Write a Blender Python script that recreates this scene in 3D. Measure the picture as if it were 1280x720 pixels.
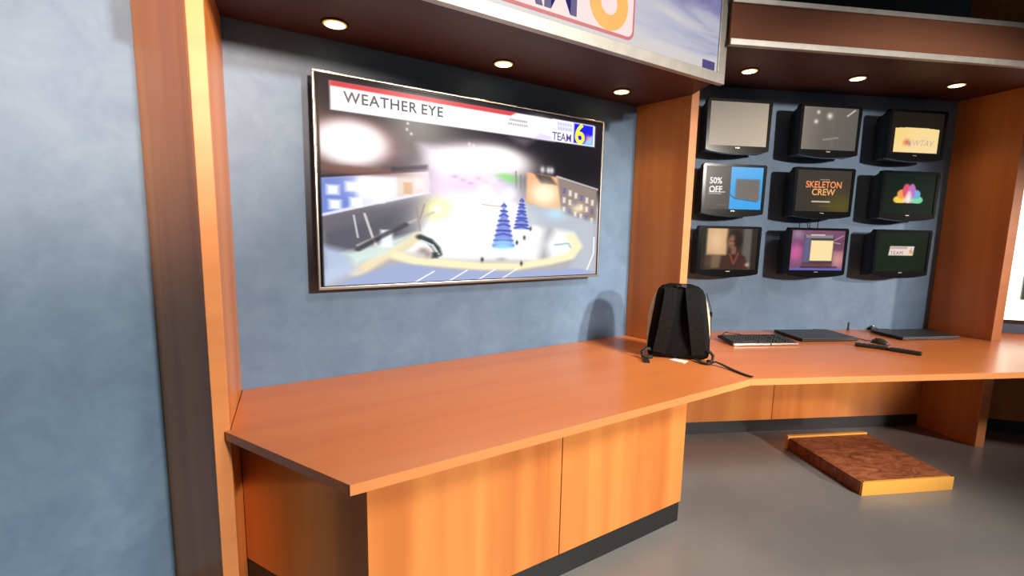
import bpy, bmesh, math, random
import numpy as np
from mathutils import Vector, Matrix

for o in list(bpy.data.objects):
    bpy.data.objects.remove(o, do_unlink=True)
SC = bpy.context.scene
COL = SC.collection
R = math.radians
random.seed(4)

# ------------------------------------------------------------------ camera
CAM = Vector((-0.352, -2.390, 1.594))
FPX, YAW, PITCH, ROLL = 574.574, R(31.658), R(7.354), R(1.1014)
fw = Vector((math.sin(YAW) * math.cos(PITCH), math.cos(YAW) * math.cos(PITCH), -math.sin(PITCH)))
rt0 = Vector((math.cos(YAW), -math.sin(YAW), 0))
up0 = rt0.cross(fw)
rt = rt0 * math.cos(ROLL) + up0 * math.sin(ROLL)
up = -rt0 * math.sin(ROLL) + up0 * math.cos(ROLL)
cd = bpy.data.cameras.new('camera')
cd.sensor_fit = 'HORIZONTAL'; cd.sensor_width = 36.0
cd.lens = FPX / 1280 * 36.0
cd.clip_start = 0.02; cd.clip_end = 100
cam = bpy.data.objects.new('camera', cd)
cam.matrix_world = Matrix(((rt.x, up.x, -fw.x, CAM.x), (rt.y, up.y, -fw.y, CAM.y), (rt.z, up.z, -fw.z, CAM.z), (0, 0, 0, 1)))
COL.objects.link(cam)
SC.camera = cam

# ------------------------------------------------------------------ view, world, studio lights and added fill spots
SC.view_settings.view_transform = 'Standard'
SC.view_settings.look = 'None'
SC.view_settings.gamma = 1.0
SC.view_settings.use_curve_mapping = False
SC.view_settings.exposure = 0.0

w = bpy.data.worlds.new('studio_air'); SC.world = w; w.use_nodes = True
bg = w.node_tree.nodes['Background']
bg.inputs['Color'].default_value = (0.80, 0.90, 1.0, 1)
bg.inputs['Strength'].default_value = 0.12


def aim(o, tgt):
    d = Vector(tgt) - o.location
    o.rotation_euler = d.to_track_quat('-Z', 'Y').to_euler()


def spot(name, loc, tgt, watts, col, deg, blend, size):
    l = bpy.data.lights.new(name, 'SPOT')
    l.energy = watts; l.color = col; l.spot_size = R(deg); l.spot_blend = blend; l.shadow_soft_size = size
    o = bpy.data.objects.new(name, l); o.location = loc; COL.objects.link(o); aim(o, tgt)
    return o


def area(name, loc, tgt, watts, col, sx, sy):
    l = bpy.data.lights.new(name, 'AREA')
    l.shape = 'RECTANGLE'; l.size = sx; l.size_y = sy; l.energy = watts; l.color = col
    o = bpy.data.objects.new(name, l); o.location = loc; COL.objects.link(o); aim(o, tgt)
    return o


WARM = (1.0, 0.72, 0.48)
spot('studio_key_light', (4.5, -11.0, 4.6), (0.42, -0.4, 1.10), 5700, (1.0, 0.91, 0.80), 22, 0.5, 0.30)
spot('studio_bay_light', (2.8, -9.8, 3.2), (3.1, -0.7, 1.25), 3000, (1.0, 0.90, 0.80), 20, 0.35, 0.22)
spot('added_side_light', (7.0, -8.6, 3.2), (4.75, -1.5, 1.0), 1900, (1.0, 0.84, 0.76), 17, 0.6, 0.2)  # extra spot, added to brighten the right column edge and far bay desk
spot('studio_wash_light', (0.4, -5.6, 2.95), (-0.85, 0.0, 2.55), 3200, (1.0, 0.68, 0.50), 27, 1.0, 0.25)
spot('added_overhead_light', (2.8, -5.0, 4.8), (1.6, -1.7, 0.5), 1400, (1.0, 0.93, 0.86), 52, 0.8, 0.7)  # added only to lift the brightness of counter and floor

# ------------------------------------------------------------------ helpers
def srgb(r, g, b):
    def f(c):
        c /= 255.0
        return c / 12.92 if c <= 0.04045 else ((c + 0.055) / 1.055) ** 2.4
    return (f(r), f(g), f(b), 1.0)


def mat(name, col=(0.5, 0.5, 0.5, 1), rough=0.5, metal=0.0, emit=None, estr=0.0, coat=0.0):
    m = bpy.data.materials.new(name); m.use_nodes = True
    b = m.node_tree.nodes['Principled BSDF']
    b.inputs['Base Color'].default_value = col
    b.inputs['Roughness'].default_value = rough
    b.inputs['Metallic'].default_value = metal
    b.inputs['Coat Weight'].default_value = coat
    if estr:
        b.inputs['Emission Color'].default_value = emit or (1, 1, 1, 1)
        b.inputs['Emission Strength'].default_value = estr
    return m


def noise_ramp(m, stops, scale=(1, 1, 1), nscale=4.0, detail=6.0, rough=0.55, distort=0.0, rot=(0, 0, 0), bump=0.0, target='Base Color', extra=None):
    nt = m.node_tree; b = nt.nodes['Principled BSDF']
    tc = nt.nodes.new('ShaderNodeTexCoord'); mp = nt.nodes.new('ShaderNodeMapping')
    mp.inputs['Scale'].default_value = scale; mp.inputs['Rotation'].default_value = rot
    n = nt.nodes.new('ShaderNodeTexNoise')
    n.inputs['Scale'].default_value = nscale; n.inputs['Detail'].default_value = detail
    n.inputs['Roughness'].default_value = rough; n.inputs['Distortion'].default_value = distort
    r = nt.nodes.new('ShaderNodeValToRGB')
    els = r.color_ramp.elements
    while len(els) < len(stops):
        els.new(0.5)
    for e, (p, c) in zip(els, stops):
        e.position = p; e.color = c
    L = nt.links.new
    L(tc.outputs['Object'], mp.inputs['Vector']); L(mp.outputs['Vector'], n.inputs['Vector'])
    L(n.outputs['Fac'], r.inputs['Fac']); L(r.outputs['Color'], b.inputs[target])
    if target == 'Emission Color':
        pass
    if bump:
        bp = nt.nodes.new('ShaderNodeBump'); bp.inputs['Strength'].default_value = bump; bp.inputs['Distance'].default_value = 0.01
        L(n.outputs['Fac'], bp.inputs['Height']); L(bp.outputs['Normal'], b.inputs['Normal'])
    return m


def wood(name, light, mid, dark, axis, rough=0.33, rot=0.0):
    sc = {'x': (0.22, 5, 5), 'y': (5, 0.22, 5), 'z': (5, 5, 0.25)}[axis]
    m = mat(name, rough=rough)
    m.node_tree.nodes['Principled BSDF'].inputs['Specular IOR Level'].default_value = 0.45
    return noise_ramp(m, [(0.28, dark), (0.47, mid), (0.72, light)], scale=sc, nscale=1.3, detail=4, rough=0.5, distort=0.3, rot=(0, 0, rot))


W_L, W_M, W_D = (0.74, 0.290, 0.070, 1), (0.63, 0.208, 0.046, 1), (0.52, 0.150, 0.030, 1)
M = {}
M['wood_v'] = wood('cherry_laminate_upright', W_L, W_M, W_D, 'z', 0.36)
M['wood_x'] = wood('cherry_laminate_long', (0.70, 0.225, 0.062, 1), (0.66, 0.200, 0.054, 1), (0.61, 0.175, 0.046, 1), 'x', 0.27)
M['wood_x2'] = wood('cherry_laminate_long_turned', (0.70, 0.225, 0.062, 1), (0.66, 0.200, 0.054, 1), (0.61, 0.175, 0.046, 1), 'x', 0.27, R(24))
M['edge'] = wood('cherry_edge_band', (0.70, 0.275, 0.092, 1), (0.65, 0.245, 0.080, 1), (0.58, 0.21, 0.068, 1), 'x', 0.4)
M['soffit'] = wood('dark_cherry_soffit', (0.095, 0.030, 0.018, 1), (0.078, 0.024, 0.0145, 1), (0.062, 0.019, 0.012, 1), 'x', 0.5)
M['fascia'] = wood('cherry_fascia_shaded', (0.27, 0.088, 0.036, 1), (0.24, 0.076, 0.031, 1), (0.21, 0.066, 0.026, 1), 'x', 0.75, R(24))  # cherry darkened to half: the weaker light up here is in the colour
M['wall'] = noise_ramp(mat('mottled_blue_paint', rough=0.6), [(0.3, srgb(86, 112, 140)), (0.5, srgb(95, 122, 150)), (0.72, srgb(106, 133, 159))], nscale=5.5, detail=9, rough=0.7, distort=0.5, bump=0.06)
M['floor'] = noise_ramp(mat('grey_sealed_floor', rough=0.3), [(0.3, srgb(122, 123, 122)), (0.7, srgb(136, 136, 133))], nscale=1.6, detail=5)
M['toe'] = mat('black_vinyl_base', srgb(30, 31, 34), 0.45)
M['ceil'] = mat('black_studio_ceiling', srgb(18, 16, 16), 0.9)
M['void'] = mat('dark_studio_wall', srgb(38, 48, 58), 0.9)
M['trim'] = noise_ramp(mat('brushed_aluminium_trim', rough=0.38, metal=0.35), [(0.3, srgb(176, 172, 164)), (0.7, srgb(196, 192, 184))], nscale=14)
M['gap'] = mat('dark_joint', srgb(60, 28, 10), 0.8)
M['black_gloss'] = mat('black_gloss_plastic', (0.005, 0.005, 0.006, 1), 0.16)
M['black_gloss'].node_tree.nodes['Principled BSDF'].inputs['Specular IOR Level'].default_value = 0.28
M['black'] = mat('black_plastic', (0.010, 0.010, 0.011, 1), 0.45)
M['dark_grey'] = noise_ramp(mat('dark_grey_plastic', rough=0.45), [(0.3, srgb(44, 44, 46)), (0.7, srgb(54, 54, 56))], nscale=30)
M['silver'] = mat('silver_bezel', srgb(196, 188, 178), 0.28, 0.85)
M['chrome'] = mat('chrome', (0.8, 0.8, 0.8, 1), 0.12, 1.0)
M['white'] = mat('white_paper', srgb(240, 234, 225), 0.7)
M['key'] = mat('keyboard_keys', srgb(34, 34, 36), 0.5)
M['bag_black'] = noise_ramp(mat('black_nylon', rough=0.75), [(0.35, srgb(12, 12, 12)), (0.65, srgb(19, 18, 18))], nscale=60, bump=0.2)
M['bag_strap'] = noise_ramp(mat('black_padded_mesh', rough=0.85), [(0.35, srgb(20, 19, 19)), (0.65, srgb(30, 28, 28))], nscale=90, bump=0.2)
M['bag_tan'] = noise_ramp(mat('grey_tan_canvas', rough=0.85), [(0.35, srgb(168, 148, 124)), (0.65, srgb(196, 176, 150))], nscale=40, bump=0.15)
for k_ in ('bag_black', 'bag_strap'):
    M[k_].node_tree.nodes['Principled BSDF'].inputs['Specular IOR Level'].default_value = 0.12
M['web'] = mat('black_webbing', srgb(18, 15, 16), 0.7)
M['lamp'] = mat('lit_lamp_lens', (1, 0.8, 0.5, 1), 0.4, emit=(1.0, 0.74, 0.40, 1), estr=7.0)
M['lamp_rim'] = mat('amber_rim_glow', (0.5, 0.3, 0.05, 1), 0.4, emit=(1.0, 0.46, 0.06, 1), estr=0.75)  # yellow halo round the lens, put in as emission on the rim
M['raw_wood'] = wood('raw_yellow_board', (0.96, 0.50, 0.09, 1), (0.92, 0.45, 0.075, 1), (0.86, 0.40, 0.065, 1), 'x', 0.5, R(24))
M['burl'] = noise_ramp(mat('scuffed_brown_top', rough=0.5), [(0.34, srgb(96, 50, 28)), (0.48, srgb(150, 86, 54)), (0.62, srgb(182, 114, 76))], scale=(1, 2.2, 1), nscale=7, detail=10, rough=0.7, distort=1.6, rot=(0, 0, R(30)), bump=0.12)


def emat(name, col, s):
    return mat(name, (0, 0, 0, 1), 0.5, emit=col, estr=s)


def picture_mat(name, strength, spec=0.06):
    m = mat(name, (0.004, 0.004, 0.004, 1), 0.22)
    nt = m.node_tree; b = nt.nodes['Principled BSDF']
    a = nt.nodes.new('ShaderNodeVertexColor'); a.layer_name = 'picture'
    nt.links.new(a.outputs['Color'], b.inputs['Emission Color'])
    b.inputs['Emission Strength'].default_value = strength
    b.inputs['Specular IOR Level'].default_value = spec
    return m


M['tv_picture'] = picture_mat('lit_tv_picture', 1.3, 0.04)
M['monitor_picture'] = picture_mat('lit_monitor_picture', 1.0)


class MB:
    """collects shapes for ONE mesh object"""
    def __init__(s):
        s.bm = bmesh.new()

    def box(s, x0, x1, y0, y1, z0, z1, bev=0.0, seg=2, mtx=None):
        g = bmesh.ops.create_cube(s.bm, size=1.0)
        vs = g['verts']
        for v in vs:
            v.co = Vector(((x0 + x1) / 2 + v.co.x * (x1 - x0), (y0 + y1) / 2 + v.co.y * (y1 - y0), (z0 + z1) / 2 + v.co.z * (z1 - z0)))
        if bev:
            es = list({e for v in vs for e in v.link_edges})
            r = bmesh.ops.bevel(s.bm, geom=es, offset=bev, segments=seg, affect='EDGES', profile=0.5)
            vs = list({v for f in r['faces'] for v in f.verts} | {v for v in vs if v.is_valid})
        if mtx is not None:
            bmesh.ops.transform(s.bm, matrix=mtx, verts=[v for v in vs if v.is_valid])
        return s

    def prism(s, pts, z0, z1, bev=0.0):
        n = len(pts)
        area2 = sum(pts[i][0] * pts[(i + 1) % n][1] - pts[(i + 1) % n][0] * pts[i][1] for i in range(n))
        if area2 < 0:
            pts = pts[::-1]
        lo = [s.bm.verts.new((p[0], p[1], z0)) for p in pts]
        hi = [s.bm.verts.new((p[0], p[1], z1)) for p in pts]
        fs = [s.bm.faces.new(lo[::-1]), s.bm.faces.new(hi)]
        for i in range(n):
            j = (i + 1) % n
            fs.append(s.bm.faces.new((lo[i], lo[j], hi[j], hi[i])))
        if bev:
            es = list({e for f in fs for e in f.edges})
            bmesh.ops.bevel(s.bm, geom=es, offset=bev, segments=2, affect='EDGES', profile=0.5)
        return s

    def prism_xz(s, pts, y0, y1):
        """outline in x,z extruded along y"""
        n = len(pts)
        a = [s.bm.verts.new((p[0], y0, p[1])) for p in pts]
        b = [s.bm.verts.new((p[0], y1, p[1])) for p in pts]
        s.bm.faces.new(a); s.bm.faces.new(b[::-1])
        for i in range(n):
            j = (i + 1) % n
            s.bm.faces.new((a[j], a[i], b[i], b[j]))
        return s

    def lathe(s, prof, seg=32, cx=0, cy=0):
        rings = []
        for r, z in prof:
            rings.append([s.bm.verts.new((cx + r * math.cos(2 * math.pi * k / seg), cy + r * math.sin(2 * math.pi * k / seg), z)) for k in range(seg)])
        for a, b in zip(rings, rings[1:]):
            for k in range(seg):
                s.bm.faces.new((a[k], a[(k + 1) % seg], b[(k + 1) % seg], b[k]))
        s.bm.faces.new(rings[0][::-1]); s.bm.faces.new(rings[-1])
        return s

    def tube(s, pts, r, seg=8):
        pts = [Vector(p) for p in pts]
        rings = []
        for i, p in enumerate(pts):
            d = (pts[min(i + 1, len(pts) - 1)] - pts[max(i - 1, 0)]).normalized()
            a = d.orthogonal().normalized() if i == 0 else (prev - d * prev.dot(d)).normalized()
            prev = a
            b = d.cross(a)
            rings.append([s.bm.verts.new(p + (a * math.cos(2 * math.pi * k / seg) + b * math.sin(2 * math.pi * k / seg)) * r) for k in range(seg)])
        for a, b in zip(rings, rings[1:]):
            for k in range(seg):
                s.bm.faces.new((a[k], a[(k + 1) % seg], b[(k + 1) % seg], b[k]))
        s.bm.faces.new(rings[0][::-1]); s.bm.faces.new(rings[-1])
        return s

    def ribbon(s, pts, width, thick, side=None):
        """flat strap swept along pts; side = width direction"""
        pts = [Vector(p) for p in pts]
        rings = []
        for i, p in enumerate(pts):
            d = (pts[min(i + 1, len(pts) - 1)] - pts[max(i - 1, 0)]).normalized()
            sd = Vector(side) if side is not None else d.cross(Vector((0, 0, 1)))
            sd = (sd - d * sd.dot(d)).normalized()
            n = d.cross(sd)
            wd = width[i] if isinstance(width, (list, tuple)) else width
            rings.append([s.bm.verts.new(p + sd * a * wd / 2 + n * b * thick / 2) for a, b in ((-1, -1), (1, -1), (1, 1), (-1, 1))])
        for a, b in zip(rings, rings[1:]):
            for k in range(4):
                s.bm.faces.new((a[k], a[(k + 1) % 4], b[(k + 1) % 4], b[k]))
        s.bm.faces.new(rings[0][::-1]); s.bm.faces.new(rings[-1])
        return s

    def build(s, name, m, parent=None, smooth=False, loc=None, rotz=0.0):
        bmesh.ops.recalc_face_normals(s.bm, faces=s.bm.faces)
        me = bpy.data.meshes.new(name); s.bm.to_mesh(me); s.bm.free()
        me.materials.append(m)
        if smooth:
            for p in me.polygons:
                p.use_smooth = True
        o = bpy.data.objects.new(name, me); COL.objects.link(o)
        if parent: o.parent = parent
        if loc: o.location = loc
        if rotz: o.rotation_euler = (0, 0, rotz)
        return o


def tag(o, label, cat, group=None):
    o['label'] = label; o['category'] = cat
    if group: o['group'] = group
    return o


def thing(name, loc, rotz, label, cat, group=None):
    o = bpy.data.objects.new(name, None); COL.objects.link(o)
    o.empty_display_size = 0.05
    o.location = loc; o.rotation_euler = (0, 0, rotz)
    return tag(o, label, cat, group)


def struct(o):
    o['kind'] = 'structure'
    return o


def lettering(name, body, size, m, parent, x, y, z, extrude=0.001, align='LEFT', sx=1.0, bold=0.0, shear=0.0, space=1.0):
    """text standing in the x-z plane, facing -y, converted to a mesh"""
    cu = bpy.data.curves.new(name, 'FONT')
    cu.body = body; cu.size = size; cu.extrude = extrude; cu.align_x = align; cu.offset = bold; cu.shear = shear; cu.space_character = space
    cu.resolution_u = 6
    t = bpy.data.objects.new(name, cu); COL.objects.link(t)
    bpy.context.view_layer.update()
    me = bpy.data.meshes.new_from_object(t.evaluated_get(bpy.context.evaluated_depsgraph_get()))
    bpy.data.objects.remove(t, do_unlink=True)
    me.transform(Matrix.Rotation(math.pi / 2, 4, 'X') @ Matrix.Diagonal((sx, 1, 1, 1)))
    me.materials.clear(); me.materials.append(m)
    o = bpy.data.objects.new(name, me); COL.objects.link(o)
    o.parent = parent; o.location = (x, y, z)
    return o


def picture(name, wd, ht, nx, ny, paint, m, parent, x0, y, z0):
    """lit screen: a panel whose front carries the picture as colours of a fine grid"""
    u = np.linspace(0, 1, nx); v = np.linspace(0, 1, ny)
    U, V = np.meshgrid(u, v)
    rgb = np.clip(paint(U, V), 0, 1.6)
    lin = np.where(rgb <= 0.04045, rgb / 12.92, ((rgb + 0.055) / 1.055) ** 2.4)
    co = np.stack([U * wd, np.zeros_like(U), (1 - V) * ht], -1).reshape(-1, 3)
    idx = np.arange(nx * ny).reshape(ny, nx)
    q = np.stack([idx[:-1, :-1], idx[1:, :-1], idx[1:, 1:], idx[:-1, 1:]], -1).reshape(-1, 4)
    me = bpy.data.meshes.new(name)
    me.from_pydata(co.tolist(), [], q.tolist())
    at = me.color_attributes.new('picture', 'FLOAT_COLOR', 'POINT')
    at.data.foreach_set('color', np.concatenate([lin.reshape(-1, 3), np.ones((nx * ny, 1))], 1).astype(np.float32).ravel())
    me.materials.append(m)
    o = bpy.data.objects.new(name, me); COL.objects.link(o)
    o.parent = parent; o.location = (x0, y, z0)
    return o


def smooth_noise(U, V, fx, fy, seed):
    rs = np.random.RandomState(seed)
    g = rs.rand(int(fy) + 3, int(fx) + 3)
    x = U * fx; y = V * fy
    xi = np.floor(x).astype(int); yi = np.floor(y).astype(int)
    a = x - xi; b = y - yi
    a = a * a * (3 - 2 * a); b = b * b * (3 - 2 * b)
    return (g[yi, xi] * (1 - a) + g[yi, xi + 1] * a) * (1 - b) + (g[yi + 1, xi] * (1 - a) + g[yi + 1, xi + 1] * a) * b


class Paint:
    def __init__(s, U, V, base):
        s.U, s.V = U, V
        s.c = np.zeros(U.shape + (3,)) + np.array(base) / 255.0

    def mix(s, a, col):
        a = np.clip(a, 0, 1)[..., None]
        s.c = s.c * (1 - a) + a * np.array(col) / 255.0

    def add(s, a, col):
        s.c = s.c + np.clip(a, 0, 9)[..., None] * np.array(col) / 255.0

    def poly(s, pts, col, op=1.0, soft=0.004):
        inside = np.zeros(s.U.shape, bool); n = len(pts)
        dist = np.full(s.U.shape, 9.0)
        for i in range(n):
            (x0, y0), (x1, y1) = pts[i], pts[(i + 1) % n]
            c = ((y0 > s.V) != (y1 > s.V)) & (s.U < (x1 - x0) * (s.V - y0) / ((y1 - y0) or 1e-9) + x0)
            inside ^= c
            t = np.clip(((s.U - x0) * (x1 - x0) + (s.V - y0) * (y1 - y0)) / ((x1 - x0) ** 2 + (y1 - y0) ** 2 + 1e-12), 0, 1)
            dist = np.minimum(dist, np.hypot(s.U - x0 - t * (x1 - x0), s.V - y0 - t * (y1 - y0)))
        sd = np.where(inside, dist, -dist)
        s.mix(op * np.clip(0.5 + sd / (2 * soft), 0, 1), col)

    def line(s, pts, wd, col, op=1.0):
        d = np.full(s.U.shape, 9.0)
        for (x0, y0), (x1, y1) in zip(pts, pts[1:]):
            t = np.clip(((s.U - x0) * (x1 - x0) + (s.V - y0) * (y1 - y0)) / ((x1 - x0) ** 2 + (y1 - y0) ** 2 + 1e-12), 0, 1)
            d = np.minimum(d, np.hypot(s.U - x0 - t * (x1 - x0), s.V - y0 - t * (y1 - y0)))
        s.mix(op * np.clip(1.5 - d / wd, 0, 1), col)

    def blob(s, x, y, rx, ry, col, op=1.0, p=1.0):
        r2 = ((s.U - x) / rx) ** 2 + ((s.V - y) / ry) ** 2
        s.mix(op * np.exp(-r2 ** p), col)

    def rect(s, x0, x1, y0, y1, col, op=1.0, soft=0.004):
        s.poly([(x0, y0), (x1, y0), (x1, y1), (x0, y1)], col, op, soft)


# ------------------------------------------------------------------ plan of the set
ZC = 0.8315            # worktop height
ZS1, ZS2 = 2.449, 2.646
A24 = R(24.153)
J12 = Vector((2.337, 0, 0)); d2 = Vector((math.cos(A24), -math.sin(A24), 0)); n2 = Vector((-math.sin(A24), -math.cos(A24), 0))
Q2 = Vector((2.808, -0.211, 0))
A48 = R(48.3)
J23 = Vector((4.783, -1.097, 0)); d3 = Vector((math.cos(A48), -math.sin(A48), 0)); n3 = Vector((-math.sin(A48), -math.cos(A48), 0))
J01 = Vector((-0.559, 0, 0)); d0 = Vector((-math.cos(A24), -math.sin(A24), 0)); n0 = Vector((math.sin(A24), -math.cos(A24), 0))


def p2(v):
    return (v.x, v.y)


def b2(s, off):
    return Q2 + d2 * s + n2 * off


# ------------------------------------------------------------------ setting
ZT, ZW, ZL = 5.6, 2.90, 3.4
struct(MB().prism([(-7, 4.1), (12, 4.1), (12, -14), (-7, -14)], -0.06, 0.0).build('floor', M['floor']))
struct(MB().prism([(-7, 4.1), (12, 4.1), (12, -14), (-7, -14)], ZT, ZT + 0.08).build('ceiling', M['ceil']))
L0 = J01 + d0 * 3.1
struct(MB().prism([p2(J01), p2(L0), p2(L0 - n0 * 0.1), p2(J01 - n0 * 0.1)], 0, ZL).build('wall_left', M['wall']))
struct(MB().prism([(J01.x, 0), (J12.x, 0), (J12.x, 0.1), (J01.x, 0.1)], 0, ZW).build('wall_back', M['wall']))
struct(MB().prism([p2(J12), p2(J23), p2(J23 - n2 * 0.1), p2(J12 - n2 * 0.1)], 0, ZW).build('wall_right', M['wall']))
L3 = J23 + d3 * 3.0
struct(MB().prism([p2(J23), p2(L3), p2(L3 - n3 * 0.1), p2(J23 - n3 * 0.1)], 0, ZW).build('wall_far_right', M['wall']))
struct(MB().prism([(-7, 4.0), (12, 4.0), (12, 4.1), (-7, 4.1)], 0, ZT).build('wall_studio_back', M['void']))

# wood cladding and black base below the desks of the right bays
NB = Vector((4.578, -1.004, 0))
g0 = Q2 - d2 * 0.40
seam_s = 0.58
for k, (a, b) in enumerate(((-0.42, seam_s - 0.003), (seam_s + 0.003, 1.935))):
    struct(MB().prism([p2(b2(a, 0.001)), p2(b2(b, 0.001)), p2(b2(b, 0.022)), p2(b2(a, 0.022))], 0.1, ZC - 0.04).build('trim_%d' % (k + 1), M['wood_v']))
struct(MB().prism([p2(b2(-0.42, 0.001)), p2(b2(1.935, 0.001)), p2(b2(1.935, 0.020)), p2(b2(-0.42, 0.020))], 0.0, 0.1).build('baseboard_right', M['toe']))
c0, c1 = J23 + d3 * 0.20, J23 + d3 * 2.6
struct(MB().prism([p2(c0), p2(c1), p2(c1 + n3 * 0.022), p2(c0 + n3 * 0.022)], 0.1, ZC - 0.04).build('trim_3', M['wood_v']))
struct(MB().prism([p2(c0), p2(c1), p2(c1 + n3 * 0.020), p2(c0 + n3 * 0.020)], 0.0, 0.1).build('baseboard_far_right', M['toe']))

# ------------------------------------------------------------------ partition columns (floor to ceiling, tapering to the front)
def column(inner_a, front_a, front_b, inner_b, label, top=2.95):
    t = thing('partition_column', ((front_a[0] + front_b[0]) / 2, (front_a[1] + front_b[1]) / 2, 0), 0, label, 'column')
    ox, oy = t.location.x, t.location.y
    q = [(p[0] - ox, p[1] - oy) for p in (inner_a, front_a, front_b, inner_b)]
    # body stops short of the front; the edge band closes it
    fa, fb = Vector((*q[1], 0)), Vector((*q[2], 0))
    ia, ib = Vector((*q[0], 0)), Vector((*q[3], 0))
    e = 0.012
    ba = fa + (ia - fa).normalized() * e; bb = fb + (ib - fb).normalized() * e
    MB().prism([p2(ia), p2(ba), p2(bb), p2(ib)], 0, top).build('side_panels', M['wood_v'], t)
    m = MB().prism([p2(ba), p2(fa), p2(fb), p2(bb)], 0, top, 0.0015).build('front_edge', M['edge'], t)
    return t


CL_in, CL_f, DL_f, EL = (-0.334, -0.002), (-0.383, -0.46), (-0.434, -0.46), (-0.6235, -0.0335)
column(EL, DL_f, CL_f, CL_in, 'tall tapering wooden column left of the large television')
Bm, Fm, Gm = (2.112, -0.002), (2.180, -0.398), (2.236, -0.410)
Em = J12 + d2 * 0.10 + n2 * 0.002
column(Bm, Fm, Gm, p2(Em), 'wooden column between the large television and the nine monitors')
Rr, Sr = (4.456, -1.411), (4.505, -1.448)
Er = J23 + d3 * 0.20 + n3 * 0.002
column(p2(NB + n2 * 0.002), Rr, Sr, p2(Er), 'dark wooden column right of the nine monitors', 3.9)

# ------------------------------------------------------------------ headers
t = thing('sign_header', (0.85, -0.36, ZS1 - 0.04), 0, 'header with a glowing sky sign above the large television', 'sign')
ox, oy, oz = t.location


def loc(pts):
    return [(x - ox, y - oy) for x, y in pts]


HF = -0.720
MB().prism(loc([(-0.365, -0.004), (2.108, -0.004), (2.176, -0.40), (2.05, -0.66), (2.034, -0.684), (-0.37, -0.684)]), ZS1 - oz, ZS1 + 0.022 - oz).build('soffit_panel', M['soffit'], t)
MB().box(-0.37 - ox, 2.030 - ox, -0.706 - oy, -0.686 - oy, 2.412 - oz, 3.12 - oz).build('back_board', M['soffit'], t)
fr = MB()
fr.box(-0.37 - ox, 2.034 - ox, HF - oy, -0.688 - oy, 2.408 - oz, 2.462 - oz, 0.002)
fr.box(1.968 - ox, 2.034 - ox, HF - oy, -0.688 - oy, 2.462 - oz, 3.08 - oz, 0.002)
fr.box(-0.37 - ox, -0.305 - ox, HF - oy, -0.688 - oy, 2.462 - oz, 3.08 - oz, 0.002)
fr.box(-0.37 - ox, 2.034 - ox, HF - oy, -0.688 - oy, 3.08 - oz, 3.135 - oz, 0.002)
fr.build('frame', M['trim'], t)
sky = mat('backlit_sky_print', (0.06, 0.06, 0.08, 1), 0.4, estr=0.62)
noise_ramp(sky, [(0.22, srgb(92, 86, 156)), (0.42, srgb(150, 146, 200)), (0.58, srgb(206, 208, 232)), (0.75, srgb(240, 234, 232))], scale=(0.8, 1, 5.0), nscale=1.7, detail=4, rough=0.5, distort=0.5, target='Emission Color')
nt = sky.node_tree
nz = [n for n in nt.nodes if n.type == 'TEX_NOISE'][0]; rp = [n for n in nt.nodes if n.type == 'VALTORGB'][0]; tcn = [n for n in nt.nodes if n.type == 'TEX_COORD'][0]
sx_ = nt.nodes.new('ShaderNodeSeparateXYZ'); mr = nt.nodes.new('ShaderNodeMapRange'); ad = nt.nodes.new('ShaderNodeMath')
mr.inputs['From Min'].default_value = 0.06; mr.inputs['From Max'].default_value = 0.50; mr.inputs['To Min'].default_value = 0.30; mr.inputs['To Max'].default_value = -0.16
ad.operation = 'ADD'
nt.links.new(tcn.outputs['Object'], sx_.inputs[0]); nt.links.new(sx_.outputs['Z'], mr.inputs['Value'])
nt.links.new(nz.outputs['Fac'], ad.inputs[0]); nt.links.new(mr.outputs['Result'], ad.inputs[1]); nt.links.new(ad.outputs['Value'], rp.inputs['Fac'])
face = MB().box(-0.305 - ox, 1.968 - ox, -0.712 - oy, -0.707 - oy, 2.462 - oz, 3.08 - oz).build('sign_face', sky, t)
MB().box(1.845 - ox, 1.945 - ox, -0.7150 - oy, -0.7122 - oy, 2.466 - oz, 2.508 - oz).build('purple_square', emat('purple_print', srgb(70, 58, 132), 0.75), t)


def rrect(x0, x1, z0, z1, r, n=6):
    pts = []
    for cx, cz, a0 in ((x1 - r, z1 - r, 0), (x0 + r, z1 - r, 90), (x0 + r, z0 + r, 180), (x1 - r, z0 + r, 270)):
        for k in range(n + 1):
            a = R(a0 + 90 * k / n)
            pts.append((cx + r * math.cos(a), cz + r * math.sin(a)))
    return pts


def offs(pts):
    return [(x - ox, z - oz) for x, z in pts]


MB().prism_xz(offs(rrect(0.275, 1.330, 2.482, 2.905, 0.04)), -0.7145 - oy, -0.7122 - oy).build('logo_border', emat('rose_print', srgb(222, 110, 112), 0.8), t)
MB().prism_xz(offs(rrect(0.290, 1.318, 2.496, 2.893, 0.032)), -0.7160 - oy, -0.7146 - oy).build('logo_panel', emat('pale_pink_print', srgb(248, 222, 220), 0.95), t)
lettering('team_lettering', 'TEAM', 0.335, emat('navy_print', srgb(58, 46, 122), 0.8), t, 0.345 - ox, -0.7170 - oy, 2.514 - oz, 0.0008, sx=0.76, bold=0.006)
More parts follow.
